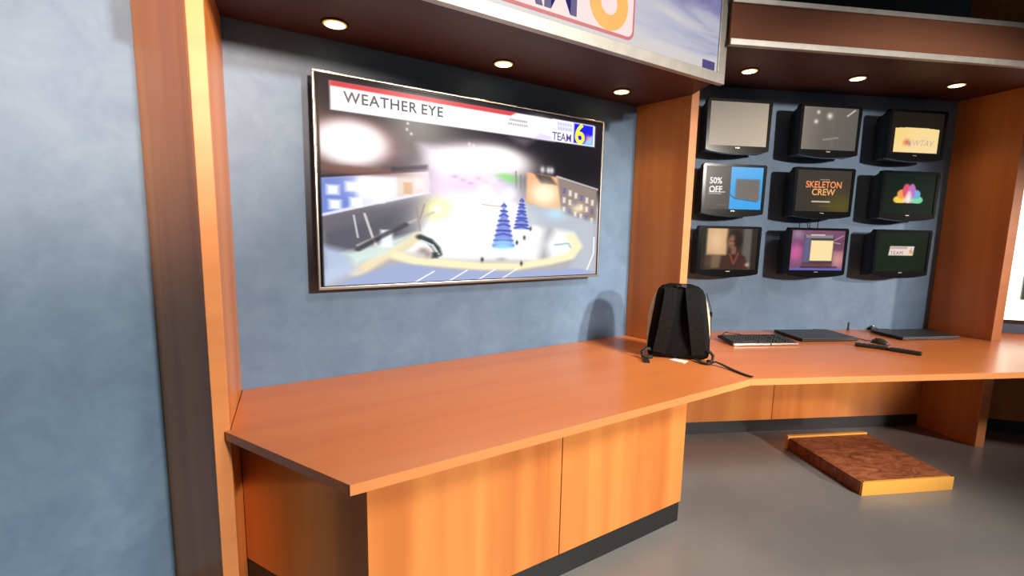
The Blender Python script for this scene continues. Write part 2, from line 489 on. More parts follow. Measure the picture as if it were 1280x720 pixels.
# the big 6: a ring with a tail
def six(parent, cx, cz, ro, ri, y0, y1, name, m):
    n = 40
    mb = MB()
    out = [(cx + ro * math.cos(2 * math.pi * k / n), cz + ro * 1.0 * math.sin(2 * math.pi * k / n)) for k in range(n)]
    inn = [(cx + ri * math.cos(2 * math.pi * k / n), cz + ri * 1.0 * math.sin(2 * math.pi * k / n)) for k in range(n)]
    vs = [[mb.bm.verts.new((p[0], y, p[1])) for p in ring] for ring in (out, inn) for y in (y0, y1)]
    of, ob, nf, nb_ = vs
    for k in range(n):
        j = (k + 1) % n
        mb.bm.faces.new((of[k], of[j], nf[j], nf[k])); mb.bm.faces.new((ob[j], ob[k], nb_[k], nb_[j]))
        mb.bm.faces.new((of[j], of[k], ob[k], ob[j])); mb.bm.faces.new((nf[k], nf[j], nb_[j], nb_[k]))
    # tail rising from the left shoulder and leaning right
    tl = [(cx - ro, cz + 0.02 * ro)]
    for k in range(9):
        f = k / 8
        tl.append((cx - ro + ro * 1.15 * f ** 1.8, cz + ro * (0.1 + 1.75 * f)))
    for k in range(8, -1, -1):
        f = k / 8
        tl.append((cx - ro * 0.38 + ro * 1.15 * f ** 1.7, cz + ro * (0.75 + 1.10 * f)))
    tl.append((cx - ri * 0.9, cz + ri * 0.3))
    mb.prism_xz(tl[::-1], y0 + 0.0002, y1 - 0.0001)
    return mb.build(name, m, parent)


six(t, 1.166 - ox, 2.612 - oz, 0.116, 0.050, -0.7180 - oy, -0.7161 - oy, 'numeral', emat('orange_print', (0.90, 0.44, 0.07, 1), 1.0))

# plain header over the monitors
def plain_header(base, s0, s1, cut0, cut1, ang, label):
    t = thing('plain_header', base + Vector((0, 0, ZS2 - 0.04)), ang, label, 'header')
    z = ZS2 - 0.04
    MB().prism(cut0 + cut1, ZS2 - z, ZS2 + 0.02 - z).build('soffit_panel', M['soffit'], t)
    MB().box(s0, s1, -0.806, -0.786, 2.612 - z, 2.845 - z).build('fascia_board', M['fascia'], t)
    for z0, z1, nm in ((2.607, 2.640, 'lower_trim'), (2.822, 2.850, 'upper_trim')):
        MB().box(s0, s1, -0.815, -0.784, z0 - z, z1 - z, 0.002).build(nm, M['trim'], t)
    MB().prism(cut0 + cut1, 2.80 - z, 2.815 - z).build('top_panel', M['soffit'], t)
    return t


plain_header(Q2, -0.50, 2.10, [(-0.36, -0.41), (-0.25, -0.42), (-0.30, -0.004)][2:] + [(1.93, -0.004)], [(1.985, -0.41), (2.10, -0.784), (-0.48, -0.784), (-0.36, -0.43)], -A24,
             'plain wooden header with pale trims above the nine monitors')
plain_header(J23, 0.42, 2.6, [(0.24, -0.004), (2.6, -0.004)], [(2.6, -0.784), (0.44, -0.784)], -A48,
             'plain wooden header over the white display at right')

# ------------------------------------------------------------------ recessed downlights
def downlight(pos, label, watts=7.0):
    t = thing('downlight', pos, 0, label, 'light', 'recessed downlights')
    MB().lathe([(0.052, 0.0), (0.056, -0.004), (0.050, -0.006), (0.046, -0.002)][::-1], 32).build('trim_ring', M['black'], t, True)
    MB().lathe([(0.049, -0.0062), (0.046, -0.0075), (0.042, -0.0080)][::-1], 32).build('reflector_glow_rim', M['lamp_rim'], t, True)  # glows by itself to imitate the lamp's halo
    MB().lathe([(0.042, -0.0082), (0.036, -0.0100), (0.012, -0.0112)][::-1], 32).build('lens', M['lamp'], t, True)
    l = bpy.data.lights.new('downlight_beam', 'SPOT'); l.energy = watts; l.color = (1.0, 0.66, 0.34)
    l.spot_size = R(118); l.spot_blend = 0.9; l.shadow_soft_size = 0.03
    o = bpy.data.objects.new('downlight_beam', l); COL.objects.link(o); o.parent = t; o.location = (0, 0, -0.03)
    return t


for x, lab in ((0.082, 'leftmost lit downlight in the soffit over the large television'),
               (0.917, 'middle lit downlight in the soffit over the large television'),
               (1.762, 'right lit downlight in the soffit over the large television')):
    downlight((x, -0.205, ZS1), lab)
for s, lab in ((-0.071, 'lit downlight above the left column of small monitors'),
               (0.718, 'lit downlight above the middle column of small monitors'),
               (1.487, 'lit downlight above the right column of small monitors')):
    q = b2(s, 0.35)
    downlight((q.x, q.y, ZS2), lab)

# ------------------------------------------------------------------ counters
Hc, Ic = (-0.083, -1.058), (1.956, -1.058)
t = thing('counter_top', (0.85, -0.5, ZC - 0.035), 0, 'long orange wood counter top below the large television', 'counter')
ox, oy, oz = t.location
pts = loc([(-0.330, -0.003), (-0.380, -0.463), (-0.397, -0.471), Hc, Ic, (2.205, -0.418), (2.172, -0.398), (2.106, -0.003)])
MB().prism(pts, 0.0015, 0.035).build('top', M['wood_x'], t)
# edge banding along the front
MB().box(Hc[0] - ox + 0.0005, Ic[0] - ox, Hc[1] - oy - 0.0022, Hc[1] - oy + 0.0, 0.0, 0.0352).build('front_edge', M['edge'], t)

V2 = b2(-0.56 + 0.0, 0)
fl = Vector((1.956, -1.058, 0))
s_r = 2.25
fr_ = b2(s_r, 1.118)
t = thing('counter_top', (*p2(b2(0.8, 0.6)), ZC - 0.035), -A24, 'long wood desk top below the nine monitors, holding keyboard and laptops', 'counter')
ti = (Matrix.Translation(t.location) @ Matrix.Rotation(-A24, 4, 'Z')).inverted()


def inl(v):
    q = ti @ Vector((v[0], v[1], 0))
    return (q.x, q.y)


pw = [p2(b2(-0.345, 0.003)), (2.240, -0.414), (2.209, -0.419), (1.9595, -1.058), p2(fr_), (4.489, -1.446), (4.452, -1.413), p2(NB + n2 * 0.004 - d2 * 0.004)]
MB().prism([inl(q) for q in pw], 0.0015, 0.035).build('top', M['wood_x'], t)
e0, e1 = Vector((*inl((1.9595, -1.058)), 0)), Vector((*inl(p2(fr_)), 0))
dd = (e1 - e0).normalized(); nn = Vector((dd.y, -dd.x, 0))
MB().prism([p2(e0), p2(e1), p2(e1 + nn * 0.0022), p2(e0 + nn * 0.0022)], 0, 0.0352).build('front_edge', M['edge'], t)

t = thing('counter_top', (*p2(J23 + d3 * 1.3 + n3 * 0.6), ZC - 0.035), -A48, 'wood desk top in front of the white display at right', 'counter')
ti = (Matrix.Translation(t.location) @ Matrix.Rotation(-A48, 4, 'Z')).inverted()
k1, k2 = J23 + d3 * 2.6 + n3 * 0.004, J23 + d3 * 2.6 + n3 * 1.118
f0 = fr_ + d2 * 0.003
pw = [p2(J23 + d3 * 0.215 + n3 * 0.004), (4.512, -1.449), (4.493, -1.449), p2(f0), p2(k2), p2(k1)]
MB().prism([inl(q) for q in pw], 0.0015, 0.035).build('top', M['wood_x'], t)
e0, e1 = Vector((*inl(p2(f0)), 0)), Vector((*inl(p2(k2)), 0))
dd = (e1 - e0).normalized(); nn = Vector((dd.y, -dd.x, 0))
MB().prism([p2(e0), p2(e1), p2(e1 + nn * 0.0022), p2(e0 + nn * 0.0022)], 0, 0.0352).build('front_edge', M['edge'], t)

# ------------------------------------------------------------------ base cabinet under the left counter
JX, KX, LX, CY = 0.011, 1.705, 0.864, -0.871
t = thing('base_cabinet', (0.85, -0.5, 0), 0, 'orange wood base cabinet with two plain doors and black plinth', 'cabinet')
ox, oy, oz = t.location
side = Vector((-0.352, -0.195, 0))
MB().prism(loc([(-0.340, -0.012), (-0.351, -0.190), (JX + 0.012, CY + 0.022), (KX - 0.001, CY + 0.022), (KX - 0.001, -0.012)]), 0.118, ZC - 0.036).build('carcass', M['wood_v'], t)
MB().prism(loc([(-0.338, -0.015), (-0.349, -0.186), (JX + 0.010, CY + 0.008), (KX - 0.004, CY + 0.008), (KX - 0.004, -0.015)]), 0.0, 0.1175).build('plinth', M['toe'], t)
for a, b in ((JX, LX - 0.0025), (LX + 0.0025, KX)):
    MB().box(a - ox, b - ox, CY - oy, CY + 0.0215 - oy, 0.118, ZC - 0.038, 0.0012).build('door', M['wood_v'], t)
MB().box(LX - 0.0024 - ox, LX + 0.0024 - ox, CY + 0.008 - oy, CY + 0.021 - oy, 0.12, ZC - 0.04).build('door_gap', M['gap'], t)

# ------------------------------------------------------------------ large television
def paint_tv(U, V):
    P = Paint(U, V, (40, 36, 42))
    n1 = smooth_noise(U, V, 26, 16, 1); n2_ = smooth_noise(U, V, 90, 50, 2); n3_ = smooth_noise(U, V, 8, 5, 3)
    P.mix(0.35 * n1, (70, 62, 66))
    # night sky
    P.rect(-.1, 1.1, -.1, 0.40, (30, 25, 33), 0.95, 0.06)
    P.blob(0.82, 0.27, 0.25, 0.12, (20, 17, 24), 0.95)
    # ground and streets
    P.rect(-.1, 1.1, 0.50, 1.1, (172, 170, 176), 0.95, 0.06)
    P.poly([(0, .66), (.31, .55), (.36, .63), (.24, .80), (.10, .86), (0, .92)], (84, 82, 92), 0.95, 0.02)
    P.poly([(0, .64), (.3, .52), (.33, .57), (0, .74)], (104, 100, 110), 0.8, 0.02)
    # left facade
    P.poly([(.0, .476), (.312, .403), (.311, .514), (.0, .658)], (206, 208, 232), 1, 0.006)
    P.poly([(.0, .476), (.10, .452), (.10, .60), (.0, .658)], (92, 112, 186), 0.85, 0.01)
    for x, y in ((.035, .53), (.04, .60), (.085, .51), (.095, .585), (.13, .51), (.16, .56)):
        P.rect(x - .014, x + .016, y - .022, y + .022, (240, 246, 255), 0.95, 0.008)
    P.blob(.155, .50, .075, .07, (240, 244, 255), 0.95, 1.4); P.blob(.285, .47, .04, .05, (255, 246, 230), 0.9)
    P.poly([(.215, .43), (.312, .405), (.311, .514), (.215, .55)], (214, 196, 168), 0.8, 0.006)
    P.rect(.235, .262, .47, .53, (196, 150, 96), 0.8); P.rect(.27, .30, .44, .50, (236, 228, 206), 0.8)
    P.line([(.0, .47), (.16, .432), (.312, .398)], .007, (40, 38, 44))
    P.line([(.0, .655), (.12, .60), (.312, .516)], .006, (225, 225, 235), 0.8)
    # distant ridge and roofs
    P.poly([(.17, .33), (.30, .27), (.37, .33), (.32, .40), (.17, .42)], (52, 46, 56), 0.9, 0.01)
    P.poly([(.25, .27), (.285, .25), (.30, .35), (.25, .37)], (28, 26, 32), 0.9, 0.01)
    P.poly([(.29, .27), (.40, .28), (.52, .36), (.55, .52), (.36, .53), (.33, .40)], (206, 196, 216), 0.95, 0.03)
    # big flares
    P.blob(.09, .295, .145, .125, (190, 120, 110), 0.75, 1.4)
    P.blob(.088, .30, .108, .115, (255, 252, 250), 1.0, 2.6)
    P.blob(.51, .325, .175, .095, (255, 248, 244), 1.0, 2.2); P.blob(.50, .33, .20, .12, (236, 214, 216), 0.6, 1.2)
    P.blob(.42, .36, .12, .09, (252, 246, 252), 0.9, 1.2)
    P.blob(.55, .30, .10, .07, (255, 250, 248), 1.0, 1.5)
    P.blob(.10, .43, .16, .022, (120, 82, 70), 0.8, 2)
    P.poly([(.20, .40), (.31, .37), (.31, .395), (.20, .42)], (44, 38, 44), .9, .006)
    # street lights, lavender haze
    P.blob(.46, .47, .19, .12, (240, 216, 240), 0.95, 1.5)
    P.blob(.47, .49, .12, .05, (220, 176, 222), 0.6, 1.3)
    P.blob(.62, .44, .05, .05, (150, 160, 150), 0.8)
    P.blob(.595, .41, .035, .025, (110, 206, 96), 0.8)
    P.blob(.575, .395, .03, .015, (120, 214, 90), 0.8); P.blob(.535, .43, .02, .02, (250, 236, 250), .9); P.line([(.625, .36), (.628, .46)], .003, (120, 116, 120), .7); P.line([(.645, .38), (.647, .46)], .003, (120, 116, 120), .7)
    P.blob(.60, .49, .035, .05, (236, 238, 255), .9)
    for k in range(7):
        P.blob(.40 + k * .028, .42 + .015 * (k % 3), .012, .010, (196, 150, 190) if k % 2 else (170, 150, 176), .6)
    P.blob(.55, .45, .05, .05, (226, 206, 236), 0.8)
    # white plaza
    P.poly([(.30, .72), (.36, .60), (.47, .58), (.58, .55), (.70, .60), (.745, .70), (.72, .90), (.53, .88), (.34, .87), (.235, .835)], (255, 252, 246), 1.0, 0.025)
    P.blob(.48, .68, .21, .19, (255, 254, 250), 1.0, 2.2)
    P.blob(.51, .52, .03, .07, (255, 246, 240), 0.9)
    P.line([(.50, .565), (.58, .575)], .004, (190, 170, 150), 0.8)
    P.blob(.343, .603, .045, .055, (232, 226, 120), 0.85)
    P.blob(.343, .603, .022, .028, (255, 255, 240), 1.0)
    # right brick building
    P.poly([(.669, .357), (.815, .373), (.827, .60), (.669, .535)], (222, 168, 128), 1, 0.006)
    P.poly([(.70, .36), (.77, .37), (.80, .42), (.73, .42)], (60, 52, 54), 0.9, 0.008)
    P.blob(.745, .48, .06, .07, (255, 240, 206), 0.95, 1.3)
    P.poly([(.80, .372), (.99, .435), (.99, .66), (.825, .60)], (140, 124, 116), 1, 0.006)
    P.line([(.80, .368), (.99, .428)], .006, (206, 200, 196), 0.8)
    for k in range(6):
        x = .828 + k * .027; y = .435 + k * .013
        for j in range(3):
            P.rect(x, x + .012, y + j * .06, y + .036 + j * .058, (232, 224, 224) if (k + j) % 3 else (96, 96, 150), 0.9, 0.005)
    P.blob(.90, .56, .03, .03, (246, 226, 180), 0.8)
    for x in (.735, .76, .775):
        P.blob(x, .335, .010, .02, (226, 222, 222), 0.9)
    # right road
    P.poly([(.66, .55), (.83, .60), (.99, .64), (.99, .98), (.86, .98), (.92, .82), (.80, .70), (.66, .68)], (176, 182, 192), 0.85, 0.02)
    P.blob(.80, .60, .05, .04, (176, 216, 236), 0.8)
    P.line([(.955, .97), (.985, .86), (.985, .75)], .004, (236, 240, 240), 0.8)
    P.poly([(.76, .80), (.80, .70), (.88, .72), (.91, .80), (.88, .88), (.78, .90)], (238, 240, 236), 0.9, 0.02)
    P.line([(.80, .80), (.86, .79), (.875, .82)], .006, (150, 176, 176), 0.8)
    P.blob(.69, .80, .05, .05, (216, 220, 226), 0.8)
    # kerb sweep
    P.line([(.095, .935), (.17, .86), (.275, .755)], .022, (222, 206, 170))
    P.line([(.215, .855), (.27, .885), (.36, .90), (.50, .925), (.64, .932), (.78, .905), (.87, .875), (.905, .81), (.87, .745)], .022, (234, 222, 182))
    P.poly([(.10, .955), (.22, .895), (.41, .945), (.63, .968), (.9, .955), (.99, .985), (.99, 1.02), (.01, 1.02)], (150, 162, 198), 0.95, 0.01)
    for x in (.27, .385, .49, .58):
        P.line([(x, 1.0), (x + .06, .945)], .003, (236, 240, 250), 0.9)
    P.poly([(0, .80), (.07, .83), (.10, .93), (.02, .99), (0, 1.0)], (176, 190, 216), 0.9, 0.02)
    P.poly([(.06, .84), (.19, .77), (.27, .735), (.17, .85), (.09, .90)], (206, 224, 216), 0.9, 0.015)
    P.rect(.165, .20, .72, .81, (226, 228, 236), 0.95, 0.006)
    P.line([(.09, .65), (.10, .76)], .003, (200, 200, 206), 0.8); P.line([(.12, .64), (.14, .75), (.15, .80)], .004, (216, 206, 200), 0.8)
    P.line([(.10, .80), (.20, .72), (.33, .62)], .006, (186, 176, 170), 0.7)
    P.line([(.10, .82), (.16, .76), (.24, .69)], .010, (58, 56, 62), 0.8)
    P.line([(.275, .60), (.285, .72)], .004, (150, 130, 130), 0.6); P.line([(.30, .58), (.285, .66)], .003, (140, 120, 126), 0.6)
    # curved sculpture
    P.line([(.285, .755), (.315, .775), (.338, .815), (.345, .85)], .013, (60, 66, 70))
    P.line([(.29, .775), (.325, .80), (.345, .85)], .005, (196, 204, 200))
    P.rect(.322, .343, .84, .872, (44, 56, 56), 0.9, 0.006)
    P.blob(.295, .83, .022, .022, (134, 116, 116), 0.8); P.blob(.31, .85, .012, .02, (150, 120, 116), 0.8)
    # blue trees
    for cx, top, bot, hw in ((.581, .545, .815, .043), (.652, .515, .705, .030)):
        P.poly([(cx, top), (cx + hw * .55, top + (bot - top) * .5), (cx + hw, bot), (cx - hw, bot), (cx - hw * .55, top + (bot - top) * .5)], (122, 134, 206), 0.95, 0.006)
        for k in range(9):
            f = (k + .6) / 9.3; y = top + (bot - top) * f; hh = hw * (0.12 + .85 * f)
            P.line([(cx - hh, y + .006), (cx, y - .004 + .01 * (k % 2)), (cx + hh, y + .008)], .0055, (58, 70, 150) if k % 2 else (70, 84, 172), 0.85)
    P.blob(.580, .80, .045, .035, (150, 206, 244), 0.85, 1.5)
    for x, y in ((.50, .885), (.655, .915), (.665, .755), (.635, .785), (.69, .70)):
        P.blob(x, y, .006, .014, (40, 40, 44), 0.9)
    P.blob(.575, .885, .02, .012, (170, 160, 156), 0.8)
    for x, y in ((.247, .20), (.26, .22), (.45, .235), (.465, .24), (.25, .17)):
        P.blob(x, y, .005, .008, (236, 226, 220), 0.8)
    # banner
    P.rect(.036, .968, .024, .155, (250, 248, 252), 1, 0.004)
    P.poly([(.036, .022), (.625, .022), (.600, .046), (.036, .046)], (206, 62, 68), 1, 0.004)
    P.blob(.72, .05, .05, .03, (244, 236, 232), 0.8)
    P.poly([(.69, .155), (.72, .115), (.77, .125), (.78, .155)], (206, 200, 246), 0.9, 0.01)
    P.poly([(.60, .16), (.70, .16), (.66, .20), (.63, .19)], (150, 140, 150), 0.5, 0.02)
    for (a, b, y) in ((.597, .668, .066), (.592, .672, .090)):
        for k in range(9):
            x = a + (b - a) * k / 9
            P.rect(x, x + .005, y - .006, y + .006, (120, 96, 110), 0.75, 0.003)
    # station logo block
    P.rect(.772, .962, .020, .150, (244, 242, 252), 1, 0.004)
    P.rect(.868, .958, .026, .146, (26, 26, 214), 1, 0.004)
    P.poly([(.915, .146), (.935, .10), (.958, .085), (.958, .146)], (150, 216, 240), 0.9, 0.006)
    P.blob(.935, .105, .012, .02, (240, 130, 140), 0.8)
    P.rect(.79, .866, .030, .085, (224, 222, 244), 0.9, 0.006)
    for k in range(6):
        P.rect(.795 + k * .011, .801 + k * .011, .034, .052, (150, 146, 200), 0.6, .003); P.rect(.797 + k * .011, .803 + k * .011, .062, .080, (140, 136, 196), 0.6, .003)
    # panel edge
    P.rect(-.1, .006, -.1, 1.1, (8, 8, 9), 1, .003)
    return P.c


TVW, TVH, TVZ, TVY = 1.745, 0.998, 1.287, -0.084
t = thing('television', (0.0, TVY, TVZ), 0, 'large wall television showing a weather camera night view', 'television')
MB().box(0.004, TVW - 0.004, 0.010, 0.048, 0.004, TVH - 0.004, 0.006).build('back_shell', M['black'], t)
MB().box(0.45, 1.30, 0.046, 0.080, 0.25, 0.75, 0.004).build('wall_bracket', M['black'], t)
fr = MB()
b = 0.011
fr.box(0, TVW, 0, 0.014, 0, b + 0.004, 0.003).box(0, TVW, 0, 0.014, TVH - b, TVH, 0.003)
fr.box(0, b, 0, 0.014, b + 0.004, TVH - b, 0.003).box(TVW - b, TVW, 0, 0.014, b + 0.004, TVH - b, 0.003)
fr.build('bezel', M['silver'], t)
MB().box(b, TVW - b, 0.006, 0.0095, b, TVH - b).build('screen_border', M['black_gloss'], t)
scr = picture('screen', TVW - 2 * b - 0.012, TVH - 2 * b - 0.012, 620, 356, paint_tv, M['tv_picture'], t, b + 0.004, 0.0055, b + 0.008)
SW, SH = TVW - 2 * b - 0.012, TVH - 2 * b - 0.012
ink = emat('dark_ink_picture', (0.012, 0.012, 0.018, 1), 1.0)
lettering('caption_lettering', 'WEATHER', 0.070, ink, scr, 0.071 * SW, -0.0005, (1 - 0.112) * SH, 0.0003, sx=1.02, space=1.10, bold=0.0012)
lettering('caption_lettering', 'EYE', 0.070, ink, scr, 0.290 * SW, -0.0005, (1 - 0.112) * SH, 0.0003, sx=1.02, space=1.10, bold=0.0012)
lettering('team_lettering', 'TEAM', 0.066, emat('violet_ink_picture', srgb(70, 60, 140), 1.0), scr, 0.772 * SW, -0.0006, (1 - 0.145) * SH, 0.0003, sx=0.88, bold=0.001)
lettering('numeral', '6', 0.165, emat('yellow_picture', (0.95, 0.85, 0.01, 1), 1.1), scr, 0.872 * SW, -0.0007, (1 - 0.143) * SH, 0.0003, sx=1.0, bold=0.004)

# ------------------------------------------------------------------ nine monitors
MW, MH = 0.486, 0.360
SX0, SX1, SZ0, SZ1 = 0.024, 0.462, 0.046, 0.342


def p_blank(U, V):
    P = Paint(U, V, (150, 140, 126))
    g = np.clip(0.25 + 0.5 * U + 0.55 * V - 0.35, 0, 1)
    P.mix(g, (206, 188, 164)); P.mix(np.clip(0.5 - V * 1.2, 0, 1) * 0.35, (118, 110, 100))
    return P.c


def p_reflect(U, V):  # screen is off: room reflections and glare spots are painted in
    P = Paint(U, V, (104, 98, 92))
    P.mix(np.clip(1 - U * 2.4, 0, 1), (132, 122, 112)); P.mix(np.clip(U * 1.4 - .75, 0, 1), (92, 88, 82))
    for x, y, r in ((.27, .12, .03), (.48, .20, .05), (.24, .34, .035)):
        P.blob(x, y, r, r * 1.4, (236, 226, 214), 0.95)
    P.line([(.80, .18), (.93, .04)], .015, (226, 216, 206), 0.8)
    P.line([(.40, .76), (.66, .70)], .02, (160, 150, 140), 0.7)
    P.rect(.55, .57, .05, .95, (120, 112, 104), 0.5, .03)
    return P.c


def p_arch(U, V):
    P = Paint(U, V, (30, 25, 21))
    top = 0.36 + 0.16 * (U - 0.5) ** 2
    inside = (U > .085) & (U < .93) & (V > top) & (V < .97)
    a = inside.astype(float)
    P.mix(a, (250, 218, 150))
    P.mix(a * np.clip(.8 - U * 1.6, 0, 1) * 0.6, (246, 206, 96)); P.mix(a * np.clip(V * 1.6 - .85, 0, 1) * 0.5, (252, 226, 196))
    P.blob(.33, .72, .055, .07, (196, 96, 90), 0.85); P.blob(.28, .74, .03, .05, (236, 150, 60), 0.7); P.blob(.385, .76, .025, .05, (150, 96, 150), 0.6)
    return P.c


def p_sale(U, V):
    P = Paint(U, V, (84, 78, 76))
    P.mix(np.clip(.5 - V, 0, 1) * .5, (110, 100, 98))
    P.rect(.44, 1.1, -.1, 1.1, (64, 166, 236), 1, .006)
    P.mix(np.clip((U > .44) * (.5 - V), 0, 1), (130, 190, 240))
    P.poly([(.53, .28), (.955, .28), (.955, .76), (.93, .80), (.53, .73)], (112, 108, 102), 1, .02)
    P.line([(.45, .66), (.53, .745), (.92, .81)], .012, (60, 86, 110), 0.8)
    P.blob(.88, .68, .10, .08, (134, 108, 96), 0.7)
    P.rect(.07, .35, .585, .61, (220, 216, 212), 0.9, .008); P.rect(.07, .29, .63, .65, (206, 200, 198), 0.8, .008)
    P.rect(.22, .40, .895, .91, (130, 124, 120), 0.6, .006)
    return P.c


def p_show(U, V):
    P = Paint(U, V, (58, 52, 46))
    P.blob(.85, .85, .35, .35, (96, 88, 34), 0.8)
    P.blob(.5, .1, .6, .4, (66, 60, 54), 0.7)
    P.rect(.42, .60, .215, .235, (190, 180, 170), 0.8, .01)
    P.rect(.30, .64, .745, .775, (246, 222, 196), 0.95, .012)
    P.rect(.44, .66, .86, .872, (140, 130, 80), 0.6, .01)
    return P.c


def p_peacock(U, V):
    P = Paint(U, V, (14, 30, 20))
    cx, by = .49, .735
    for dx, dy, rx, ry, col in ((-.165, .085, .105, .085, (246, 206, 84)), (-.125, .225, .085, .10, (246, 160, 84)), (.175, .085, .10, .085, (124, 218, 160)), (.135, .225, .085, .10, (110, 176, 224)),
                                (-.050, .310, .065, .15, (226, 84, 110)), (.055, .310, .065, .15, (190, 116, 188))):
        P.blob(cx + dx, by - dy, rx * 1.2, ry * 1.2, col, 1, 6)
    P.poly([(cx - .10, by), (cx - .015, by - .30), (cx + .03, by - .30), (cx + .10, by)], (250, 226, 220), .8, .03)
    P.blob(cx, by - .10, .05, .12, (252, 240, 236), 0.9, 1.5)
    P.mix((V > by - .002).astype(float), (14, 30, 20))
    return P.c


def p_drama(U, V):
    P = Paint(U, V, (58, 48, 40))
    P.rect(.10, .46, -.1, .64, (206, 168, 122), 1, .03); P.blob(.27, .30, .14, .30, (232, 196, 150), 0.9)
    P.rect(.74, .90, -.1, 1.1, (104, 100, 94), 0.9, .03); P.rect(.90, 1.1, -.1, 1.1, (44, 40, 36), 0.9, .02); P.rect(-.1, .09, -.1, 1.1, (40, 34, 30), 0.9, .02)
    P.blob(.16, .82, .10, .16, (92, 72, 56), 0.8)
    P.rect(.20, .36, .66, .96, (150, 122, 94), 0.6, .03)
    P.blob(.60, .26, .135, .22, (38, 26, 22), 1, 2.5)
    P.blob(.55, .32, .085, .17, (146, 100, 78), 1, 2.5)
    P.blob(.515, .30, .02, .015, (50, 32, 28), .8); P.blob(.57, .30, .02, .015, (50, 32, 28), .8); P.blob(.53, .41, .03, .012, (110, 52, 48), .8)
    P.blob(.64, .30, .06, .20, (40, 28, 24), 0.9, 2)
    P.rect(.54, .63, .44, .62, (130, 88, 68), 1, .02)
    P.poly([(.34, 1.0), (.40, .70), (.52, .60), (.58, .70), (.66, .58), (.80, .68), (.88, 1.0)], (70, 42, 36), 1, .02)
    P.line([(.52, .62), (.60, .86), (.67, .60)], .018, (140, 70, 58), .8)
    P.blob(.845, .88, .04, .05, (206, 176, 150), 0.9)
    return P.c


def p_purple(U, V):
    P = Paint(U, V, (112, 70, 100))
    n = smooth_noise(U, V, 9, 6, 5)
    P.mix(n * .6, (150, 100, 128)); P.blob(.10, .55, .12, .22, (206, 96, 160), 0.95, 1.4); P.blob(.90, .72, .16, .25, (214, 150, 146), 0.9)
    P.blob(.12, .10, .10, .12, (160, 140, 160), 0.8); P.rect(.78, 1.0, .22, .50, (96, 56, 78), 0.6, .03)
    P.line([(.80, .25), (.97, .12)], .012, (196, 170, 186), 0.7); P.line([(.80, .30), (.92, .32)], .01, (220, 196, 206), 0.7)
    P.rect(.24, .80, .11, .83, (72, 62, 72), 1, .012); P.rect(.26, .78, .11, .19, (150, 142, 140), 0.9, .01)
    P.rect(.36, .62, .10, .125, (240, 236, 220), 0.9, .01)
    P.rect(.24, .36, .2, .80, (104, 100, 140), 0.9, .02)
    P.rect(.37, .79, .25, .76, (252, 226, 168), 1, .012)
    P.rect(.22, .80, .82, .90, (96, 60, 50), 0.7, .02)
    P.rect(.0, 1, .945, 1.0, (98, 104, 190), 1, .012); P.rect(.2, .9, .90, .945, (60, 44, 66), 0.8, .01)
    return P.c


def p_team(U, V):
    P = Paint(U, V, (16, 32, 20))
    P.mix(np.clip(U * 2 - 1.4, 0, 1) * .6, (12, 14, 10))
    P.poly([(.26, .36), (.74, .36), (.72, .60), (.24, .60)], (232, 214, 204), 1, .01)
    P.rect(.27, .60, .37, .43, (176, 156, 156), 0.8, .015)
    P.blob(.68, .52, .05, .06, (236, 190, 130), 0.8)
    return P.c


def make_monitor(t):
    # glossy front bezel with a curved, downward bulging chin
    pts_o = [(0.010, MH), (0.0, MH - 0.012)]
    n = 14
    pts = [(0.004, 0.018)]
    for k in range(n + 1):
        f = k / n
        pts.append((0.012 + (MW - 0.024) * f, 0.012 - 0.022 * math.sin(math.pi * f) ** 0.8))
    pts += [(MW - 0.004, 0.018), (MW, MH - 0.012), (MW - 0.010, MH), (0.010, MH), (0.0, MH - 0.012)]
    mb = MB()
    bm = mb.bm
    outer_f = [bm.verts.new((p[0], 0.0, p[1])) for p in pts]
    outer_b = [bm.verts.new((p[0], 0.040, p[1])) for p in pts]
    inn = [(SX0, SZ0), (SX1, SZ0), (SX1, SZ1), (SX0, SZ1)]
    hf = [bm.verts.new((p[0], 0.0, p[1])) for p in inn]
    hb = [bm.verts.new((p[0], 0.008, p[1])) for p in inn]
    N = len(pts)
    for k in range(N):
        bm.faces.new((outer_f[(k + 1) % N], outer_f[k], outer_b[k], outer_b[(k + 1) % N]))
    for k in range(4):
        bm.faces.new((hf[k], hf[(k + 1) % 4], hb[(k + 1) % 4], hb[k]))
    # front ring: bridge with edges
    ef = [bm.edges.get((outer_f[k], outer_f[(k + 1) % N])) for k in range(N)] + [bm.edges.get((hf[k], hf[(k + 1) % 4])) for k in range(4)]
    bmesh.ops.triangle_fill(bm, edges=ef, use_beauty=True)
    bm.faces.new(outer_b)
    bez = mb.build('front_bezel', M['black_gloss'], t)
    # deep rear shell, narrower towards the wall
    sh = MB()
    a = [(0.008, 0.038, 0.010), (MW - 0.008, 0.038, 0.010), (MW - 0.008, 0.038, MH - 0.010), (0.008, 0.038, MH - 0.010)]
    c = [(0.016, 0.120, 0.006), (MW - 0.016, 0.120, 0.006), (MW - 0.016, 0.120, MH - 0.05), (0.016, 0.120, MH - 0.05)]
    va = [sh.bm.verts.new(p) for p in a]; vc = [sh.bm.verts.new(p) for p in c]
    sh.bm.faces.new(va); sh.bm.faces.new(vc[::-1])
    for k in range(4):
        sh.bm.faces.new((va[k], va[(k + 1) % 4], vc[(k + 1) % 4], vc[k]))
    sh.build('rear_shell', M['black'], t)
    MB().box(0.19, 0.30, 0.1195, 0.1685, 0.12, 0.24, 0.004).build('wall_bracket', M['black'], t)
    MB().box(MW / 2 - 0.016, MW / 2 + 0.016, -0.0012, 0.001, 0.030, 0.036, 0.0005).build('badge', M['silver'], t)
    MB().box(0.020, 0.065, -0.0006, 0.010, MH - 0.008, MH + 0.0006).build('top_glint_strip', M['black_gloss'], t)


